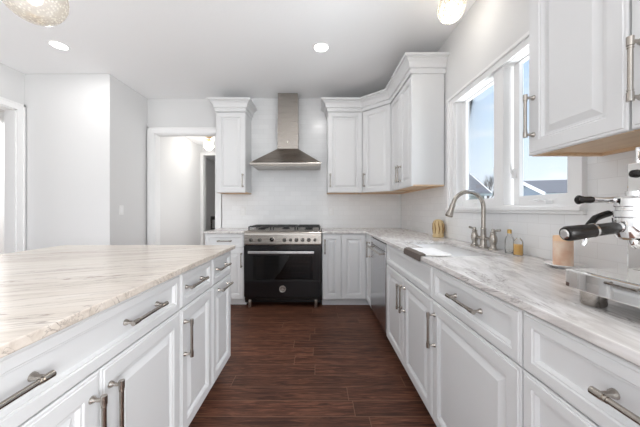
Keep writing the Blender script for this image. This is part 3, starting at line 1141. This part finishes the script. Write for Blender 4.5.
br.build('bridge', 'nickel', fc)
for s_ in (-1, 1):
    y = 0.10 * s_
    ho = MB().lathe([(0.028, 0.0005), (0.028, 0.005), (0.020, 0.012), (0.016, 0.03), (0.021, 0.045), (0.024, 0.066), (0.021, 0.085), (0.015, 0.10), (0.017, 0.104), (0.017, 0.112), (0.010, 0.116), (0.010, 0.13), (0.006, 0.134)], (0, y, 0), 'z', 18).build('valve', 'nickel', fc)
    MB().tube([(0.0, y, 0.123), (0.0, y + s_ * 0.02, 0.124), (0.0, y + s_ * 0.062, 0.130), (0.0, y + s_ * 0.066, 0.130)], [0.006, 0.0065, 0.0085, 0.005], 10).build('lever', 'nickel', ho)

# ------------------------------------------------------------------ small things on the right counter
CTT = CT + 0.0006
# towel: lies on the counter and rolls over its front edge
tw = thing('dish_towel', 'white dish towel with dark band draped over the counter edge by the sink', 'towel', (0, 0, 0))


def ribbon(path, ya, yb, thick, skew=0.0, nseg=6):
    mb = MB()
    rings = []
    for q in range(nseg + 1):
        y = ya + (yb - ya) * q / nseg
        w_ = 0.003 * math.sin(q * 1.7)
        top, bot = [], []
        for i, (x, z) in enumerate(path):
            a = path[max(i - 1, 0)]
            b2 = path[min(i + 1, len(path) - 1)]
            t_ = Vector((b2[0] - a[0], b2[1] - a[1])).normalized()
            nrm = Vector((-t_.y, t_.x))
            k = i / (len(path) - 1)
            yy = y + skew * k
            zz = z + (abs(w_) * k)
            top.append((x + nrm.x * thick, yy, zz + nrm.y * thick))
            bot.append((x, yy, zz))
        rings.append(top + bot[::-1])
    mb.rings(rings)
    return mb


ribbon([(0.5715, 0.876), (0.5715, 0.895), (0.5735, 0.9065), (0.582, 0.9085), (0.600, 0.9085)], 1.475, 1.74, 0.007).build('dark_band', 'clothband', tw)
ribbon([(0.601, 0.9085), (0.64, 0.9085), (0.68, 0.9085), (0.705, 0.910)], 1.475, 1.74, 0.0055, -0.03).build('cloth', 'cloth', tw)
ribbon([(0.7055, 0.910), (0.716, 0.9115), (0.727, 0.916)], 1.445, 1.71, 0.005, -0.01).build('hem', 'cloth', tw)

# figured cream jar by the corner
jr = thing('jar', 'small cream and gold relief jar by the backsplash under the far right upper cabinet', 'jar', (1.135, 2.50, CTT))
MB().lathe([(0.046, 0), (0.050, 0.004), (0.050, 0.02), (0.046, 0.026), (0.048, 0.10), (0.047, 0.135), (0.040, 0.152), (0.024, 0.164), (0.0, 0.168)], seg=24).build('body', 'gold', jr)
rf = MB()
for k in range(9):
    a = 2 * PI * k / 9 + 0.2
    rf.tube([(0.046 * math.cos(a), 0.046 * math.sin(a), 0.035), (0.049 * math.cos(a + 0.12), 0.049 * math.sin(a + 0.12), 0.08), (0.047 * math.cos(a - 0.05), 0.047 * math.sin(a - 0.05), 0.125), (0.038 * math.cos(a), 0.038 * math.sin(a), 0.152)], [0.003, 0.006, 0.005, 0.003], 6)
rf.build('relief', pbr('relief_brown', lin(150, 112, 60), 0.4), jr)

# clear dispenser bottle and amber jar
bt_ = thing('soap_bottle', 'clear glass soap bottle with a gold cap beside the faucet', 'bottle', (1.135, 1.575, CTT))
MB().lathe([(0.021, 0), (0.0235, 0.004), (0.0235, 0.075), (0.019, 0.092), (0.0105, 0.104), (0.010, 0.116)], seg=20).build('body', 'bottle', bt_)
MB().lathe([(0.0115, 0.1165), (0.0115, 0.136), (0.009, 0.140), (0, 0.140)], seg=16).build('cap', 'brass', bt_)
MB().lathe([(0.019, 0.004), (0.0215, 0.007), (0.0215, 0.018), (0, 0.018)], seg=16).build('liquid', 'bottle', bt_)
aj = thing('glass_bottle', 'short glass bottle half filled with amber soap next to the clear bottle', 'bottle', (1.128, 1.497, CTT))
MB().lathe([(0.021, 0), (0.023, 0.003), (0.023, 0.075), (0.018, 0.087), (0.011, 0.094), (0.011, 0.100), (0, 0.100)], seg=20).build('body', 'bottle', aj)
MB().lathe([(0.019, 0.004), (0.0212, 0.006), (0.0212, 0.062), (0, 0.062)], seg=20).build('soap', 'amber', aj)

# candle on a plate
pl = MB().lathe([(0.045, 0.0), (0.048, 0.003), (0.068, 0.011), (0.071, 0.013), (0.070, 0.016), (0.048, 0.008), (0, 0.007)], seg=32)
plo = pl.build('plate', 'porcelain')
plo.location = (1.10, 1.19, CTT)
tag(plo, 'small round white plate under the peach candle', 'plate')
cn_ = thing('candle', 'peach pillar candle standing on the white plate', 'candle', (1.098, 1.192, CTT + 0.0085))
MB().lathe([(0.034, 0), (0.035, 0.003), (0.035, 0.108), (0, 0.108)], seg=28).build('body', 'candle', cn_)
MB().lathe([(0.035, 0.1082), (0.035, 0.128), (0.033, 0.131), (0.027, 0.128), (0.015, 0.124), (0, 0.123)], seg=28).build('top', 'wax', cn_)
MB().tube([(0, 0, 0.121), (0.001, 0, 0.134)], 0.0012, 6).build('wick', 'blackplastic', cn_)

# ------------------------------------------------------------------ espresso machine (front faces -X)
es = thing('espresso_machine', 'polished chrome espresso machine with black portafilter handle on the right counter', 'coffee machine', (0, 0, CTT))
EY0, EY1 = 0.515, 0.757
ZT0, ZT1 = 0.038, 0.089
MB().box(0.872, 1.16, EY0 + 0.005, EY1 - 0.005, ZT0, 0.385).build('body', 'mirror', es, bevel=0.004)
MB().box(0.702, 0.871, EY0, EY1, ZT0, ZT1).build('drip_tray', 'mirror', es, bevel=0.004)
gr = MB().box(0.712, 0.864, EY0 + 0.010, EY1 - 0.010, ZT1 + 0.0003, ZT1 + 0.0025)
gr.build('drip_grate', 'mirror', es)
for x, y in ((0.742, 0.717), (0.742, 0.555), (1.11, 0.717), (1.11, 0.555)):
    MB().lathe([(0.024, 0), (0.0265, 0.004), (0.0265, ZT0 - 0.0005)], (x, y, 0), 'z', 20).build('foot', 'plainsteel', es)
YC = 0.648
gh = MB()
gh.lathe([(0.020, 0.868), (0.034, 0.866), (0.034, 0.845), (0.027, 0.84), (0.027, 0.79)], (0, YC, 0.275), 'x', 18)
gh.lathe([(0.030, 0.235), (0.034, 0.238), (0.034, 0.252), (0.031, 0.254), (0.031, 0.262), (0.034, 0.264), (0.034, 0.282), (0.028, 0.288), (0.014, 0.290), (0.014, 0.300), (0, 0.302)], (0.768, YC, 0), 'z', 24)
gh.build('group_head', 'chrome', es)
ph = MB()
ph.lathe([(0.022, 0.182), (0.031, 0.188), (0.036, 0.205), (0.036, 0.2348)], (0.768, YC, 0), 'z', 22)
ph.tube([(0.755, YC, 0.214), (0.738, YC, 0.214), (0.728, YC, 0.212)], [0.010, 0.008, 0.012], 12)
ph.tube([(0.768, YC, 0.184), (0.768, YC, 0.172), (0.775, YC, 0.165)], 0.008, 10)
pho = ph.build('portafilter', 'chrome', es)
MB().tube([(0.728, YC, 0.212), (0.722, YC, 0.211), (0.690, YC, 0.207), (0.640, YC, 0.201), (0.608, YC, 0.197), (0.602, YC, 0.196), (0.6005, YC, 0.196)], [0.012, 0.0145, 0.0145, 0.0175, 0.0185, 0.016, 0.010], 16).build('portafilter_handle', 'blackplastic', pho)
MB().tube([(0.6005, YC, 0.196), (0.5985, YC, 0.1958)], [0.0125, 0.009], 14).build('end_cap', 'chrome', pho)
MB().tube([(0.672, YC, 0.205), (0.667, YC, 0.2045)], 0.0172, 16).build('ring', 'chrome', pho)
# brew lever on the side of the group
lv = MB().tube([(0.872, YC + 0.046, 0.277), (0.80, YC + 0.046, 0.278), (0.775, YC + 0.046, 0.279), (0.75, YC + 0.046, 0.280), (0.715, YC + 0.046, 0.281)], [0.011, 0.010, 0.0105, 0.007, 0.008], 14).build('brew_lever', 'chrome', es)
MB().tube([(0.715, YC + 0.046, 0.281), (0.711, YC + 0.046, 0.281), (0.694, YC + 0.046, 0.281), (0.680, YC + 0.046, 0.281), (0.675, YC + 0.046, 0.281)], [0.006, 0.009, 0.0085, 0.012, 0.007], 14).build('lever_knob', 'blackplastic', lv)
# steam wand, far side
sw = MB()
yw = EY1 - 0.035
sw.tube([(0.871, yw, 0.245), (0.84, yw, 0.245), (0.83, yw, 0.25)], [0.013, 0.011, 0.009], 12)
sw.tube([(0.83, yw, 0.25), (0.79, yw, 0.245), (0.775, yw, 0.240)], 0.0055, 10)
swo = sw.build('steam_wand', 'chrome', es)
MB().tube([(0.790, yw, 0.2455), (0.775, yw, 0.241), (0.752, yw, 0.232), (0.737, yw, 0.215), (0.730, yw, 0.195)], 0.0085, 10).build('wand_grip', 'blackplastic', swo)
MB().tube([(0.7295, yw, 0.194), (0.722, yw, 0.165), (0.719, yw, 0.158)], [0.005, 0.0065, 0.004], 10).build('wand_tip', 'chrome', swo)
for y in (EY1 - 0.04, EY0 + 0.04):
    k = MB().lathe([(0.007, 0.871), (0.007, 0.866), (0.010, 0.864), (0.0115, 0.858), (0.010, 0.848), (0.007, 0.845), (0, 0.845)], (0, y, 0.352), 'x', 18)
    k.build('valve_knob', 'blackplastic', es)
gg = MB().lathe([(0.026, 0.8715), (0.026, 0.862), (0.022, 0.861), (0, 0.861)], (0, YC - 0.09, 0.16), 'x', 20).build('pressure_gauge', 'chrome', es)
MB().lathe([(0.0215, 0.8608), (0.0215, 0.8598), (0, 0.8598)], (0, YC - 0.09, 0.16), 'x', 20).build('gauge_face', 'plate', gg)
rl = MB()
zr = 0.425
rl.tube([(0.885, EY0 + 0.02, zr), (0.885, EY1 - 0.02, zr), (1.145, EY1 - 0.02, zr), (1.145, EY0 + 0.02, zr)], 0.004, 8, loop=True)
for x in (0.885, 1.145):
    for y in (EY0 + 0.02, EY1 - 0.02):
        rl.tube([(x, y, 0.3852), (x, y, zr)], 0.004, 8)
rl.build('cup_rail', 'chrome', es)

# ------------------------------------------------------------------ ceiling lights
def can_light(x, y, label, power=1.6):
    r = thing('recessed_light', label, 'ceiling light', (x, y, CEIL), 0, 'recessed ceiling lights')
    MB().lathe([(0.066, -0.0005), (0.082, -0.0005), (0.084, -0.004), (0.080, -0.007), (0.068, -0.009), (0.066, -0.005)], seg=32, cap=False).build('trim_ring', 'trim', r)
    MB().lathe([(0.0655, -0.003), (0.064, -0.0065), (0, -0.0065)], seg=32).build('lens', 'lens', r)
    d_ = bpy.data.lights.new('recessed_lamp', 'AREA')
    d_.shape = 'DISK'
    d_.size = 0.13
    d_.energy = power
    d_.color = (1.0, 0.985, 0.965)
    o = bpy.data.objects.new('recessed_lamp', d_)
    COL.objects.link(o)
    o.parent = r
    o.location = (0, 0, -0.011)


can_light(0.04, 2.605, 'round recessed ceiling light over the aisle in front of the range')
can_light(-2.486, 2.573, 'round recessed ceiling light near the left wall')


def globe_light(x, y, zc, rg_, glass, label, zceil, stretch=1.0, power=0.8, mount='stem', warm=(1.0, 0.93, 0.83)):
    r = thing('pendant_light' if mount == 'stem' else 'globe_ceiling_light', label, 'light fixture', (x, y, zceil))
    z = zc - zceil
    MB().lathe([(0.06, -0.0005), (0.062, -0.012), (0.05, -0.022), (0.018, -0.028), (0, -0.028)], seg=24).build('canopy', 'brass', r)
    nk = z + rg_ * stretch * 0.90
    MB().tube([(0, 0, -0.028), (0, 0, nk + 0.03)], 0.006, 10).build('stem', 'brass', r)
    MB().lathe([(0.012, nk + 0.032), (0.04, nk + 0.024), (0.046, nk + 0.0), (0.042, nk - 0.004)], seg=22).build('holder', 'brass', r)
    prof = []
    for i in range(2, 21):
        a = PI * (1 - i / 20)
        prof.append((rg_ * math.sin(PI * i / 20) if i < 20 else 0.0005, z + rg_ * stretch * math.cos(PI * i / 20)))
    MB().lathe(prof, seg=36, cap=False).build('globe', glass, r)
    MB().lathe([(0.014, nk - 0.006), (0.014, z + 0.045), (0.012, z + 0.04)], seg=14).build('socket', 'brass', r)
    MB().lathe([(0.012, z + 0.042), (0.026, z + 0.018), (0.031, z - 0.005), (0.026, z - 0.026), (0.012, z - 0.038), (0, z - 0.04)], seg=18).build('bulb', 'bulb', r)
    if power:
        p_ = bpy.data.lights.new('globe_lamp', 'POINT')
        p_.energy = power
        p_.shadow_soft_size = 0.03
        p_.color = warm
        o = bpy.data.objects.new('globe_lamp', p_)
        COL.objects.link(o)
        o.parent = r
        o.location = (0, 0, z - 0.055)
    return r


globe_light(-1.2, 1.13, 2.072, 0.112, 'seeded', 'seeded glass globe pendant hanging over the island', CEIL, power=0)
globe_light(0.955, 1.90, 2.600, 0.093, 'globe', 'clear glass globe ceiling light above the sink near the window', CEIL, 1.08, mount='flush', warm=(1.0, 0.965, 0.92))
globe_light(-2.15, 5.30, 2.445, 0.10, 'globe', 'brass globe ceiling light in the hallway beyond the opening', 2.62, power=4, mount='flush', warm=(1.0, 0.975, 0.95))
# ------------------------------------------------------------------ chair in the far room
ch = thing('dining_chair', 'dark wooden chair in the dim room beyond the hallway', 'chair', (-2.66, 7.40, 0))
MB().box(-0.21, 0.21, -0.21, 0.21, 0.44, 0.47).build('seat', 'darkwood', ch, bevel=0.006)
for x in (-0.19, 0.19):
    MB().tube([(x, 0.19, 0), (x, 0.19, 0.44)], 0.018, 8).build('leg', 'darkwood', ch)
    MB().tube([(x, -0.19, 0), (x, -0.19, 0.44)], 0.018, 8).build('leg', 'darkwood', ch)
bk = MB()
for x in (-0.19, 0.19):
    bk.box(x - 0.02, x + 0.02, -0.205, -0.175, 0.47, 0.99)
bk.box(-0.17, 0.17, -0.20, -0.18, 0.90, 0.99).box(-0.17, 0.17, -0.20, -0.18, 0.62, 0.67)
bk.build('backrest', 'darkwood', ch)

# ------------------------------------------------------------------ outside the window
GZ = -0.6
gm_ = MB().box(WR + 0.4, 90, -20, 90, GZ - 0.2, GZ).build('ground_outside', 'grass')
struct(gm_)


def house(name, label, cx, cy, rot, w, dpt, wall_h, roof_h, over=0.35, siding='siding'):
    r = thing(name, label, 'house', (cx, cy, GZ), rot, 'neighbouring houses')
    MB().box(-w / 2, w / 2, -dpt / 2, dpt / 2, 0, wall_h).build('wall', siding, r)
    # gable ends
    g_ = MB()
    for s_ in (-1, 1):
        x = s_ * (w / 2 - 0.05)
        g_.rings([[(x - 0.05, -dpt / 2, wall_h), (x - 0.05, dpt / 2, wall_h), (x - 0.05, 0, wall_h + roof_h)], [(x + 0.05, -dpt / 2, wall_h), (x + 0.05, dpt / 2, wall_h), (x + 0.05, 0, wall_h + roof_h)]], smooth=False)
    g_.build('gable', siding, r)
    rf_ = MB()
    k = roof_h / (dpt / 2)
    yo = dpt / 2 + over
    ze = wall_h - k * over
    sec = [(-yo, ze), (0, wall_h + roof_h), (yo, ze), (yo, ze + 0.16), (0, wall_h + roof_h + 0.18), (-yo, ze + 0.16)]
    rf_.rings([[(x, y, z) for y, z in sec] for x in (-w / 2 - over, w / 2 + over)], smooth=False)
    rf_.build('roof', 'rooftile', r)
    fa = MB()
    for x in (-w / 2 - over - 0.04, w / 2 + over + 0.04):
        rr = [(-yo - 0.02, ze - 0.05), (0, wall_h + roof_h - 0.05), (yo + 0.02, ze - 0.05), (yo + 0.02, ze + 0.19), (0, wall_h + roof_h + 0.22), (-yo - 0.02, ze + 0.19)]
        fa.rings([[(x - 0.03, y, z) for y, z in rr], [(x + 0.03, y, z) for y, z in rr]], smooth=False)
    for s_ in (-1, 1):
        fa.box(-w / 2 - over, w / 2 + over, s_ * (yo + 0.01) - 0.05, s_ * (yo + 0.01) + 0.05, ze - 0.05, ze + 0.12)
    fa.build('fascia', 'fascia', r)
    for x in (-w / 4, w / 4):
        f_ = MB().box(x - 0.6, x + 0.6, -dpt / 2 - 0.04, -dpt / 2 + 0.02, 0.9, 2.1).build('window_frame', 'fascia', r)
        MB().box(x - 0.52, x + 0.52, -dpt / 2 - 0.05, -dpt / 2 - 0.041, 0.98, 2.02).build('pane', 'hglass', f_)
    return r


house('house', 'grey roofed house seen low through the left window pane', 9.15, 24.5, -0.1, 8.6, 6.3, 3.1, 1.7)
house('house', 'house with a long grey roof seen through the right window pane', 23.0, 21.5, -0.3, 10.4, 7.5, 2.95, 1.15, siding='siding_blue')


def bare_tree(x, y, h, label, seed):
    rnd = random.Random(seed)
    r = thing('bare_tree', label, 'tree', (x, y, GZ), 0, 'bare trees outside')
    tk = MB()
    brs = MB()
    tk.tube([(0, 0, 0), (0.03, 0.02, h * 0.2), (0.0, 0.05, h * 0.34)], [0.16, 0.12, 0.09], 8)

    def grow(p, d, l, rad, lev):
        q = p + d * l
        m_ = p + d * l * 0.5 + Vector((rnd.uniform(-1, 1), rnd.uniform(-1, 1), 0)) * l * 0.06
        brs.tube([p, m_, q], [rad, rad * 0.8, rad * 0.6], 4 if lev > 1 else 6, cap=False)
        if lev >= 4:
            return
        for _ in range(4 if lev < 2 else 3):
            nd = (d + Vector((rnd.uniform(-1, 1), rnd.uniform(-1, 1), rnd.uniform(-0.25, 0.9))) * 0.75).normalized()
            grow(p + d * l * rnd.uniform(0.5, 1.0), nd, l * rnd.uniform(0.55, 0.8), rad * 0.55, lev + 1)
    for k in range(5):
        a = k * 2 * PI / 5 + rnd.random()
        grow(Vector((0.0, 0.05, h * 0.3)), Vector((math.cos(a) * 0.6, math.sin(a) * 0.6, 1)).normalized(), h * 0.26, 0.06, 0)
    tk.build('trunk', 'bark', r)
    brs.build('branches', 'bark', r)


bare_tree(20.6, 32.5, 7.4, 'bare leafless tree standing behind the house in the left window pane', 5)
bare_tree(16.0, 37.0, 5.6, 'smaller bare tree at the left edge of the left window pane', 9)
hd_ = MB()
rnd = random.Random(3)
for k in range(26):
    u = k / 25
    c_ = Vector((15.4 + 2.6 * u, 29.3 - 0.6 * u, GZ + rnd.uniform(1.0, 2.6)))
    r_ = rnd.uniform(0.7, 1.15)
    rings = []
    for i in range(9):
        a = PI * i / 8
        rings.append([(c_.x + r_ * max(math.sin(a), 0.01) * math.cos(2 * PI * j / 12) * rnd.uniform(0.85, 1.15), c_.y + r_ * max(math.sin(a), 0.01) * math.sin(2 * PI * j / 12) * rnd.uniform(0.85, 1.15), c_.z - r_ * 1.1 * math.cos(a) * rnd.uniform(0.9, 1.1)) for j in range(12)])
    hd_.rings(rings)
hdo = hd_.build('hedge', 'shrub')
tag(hdo, 'dark hedge low behind the house in the left pane', 'hedge')
hdo['kind'] = 'stuff'
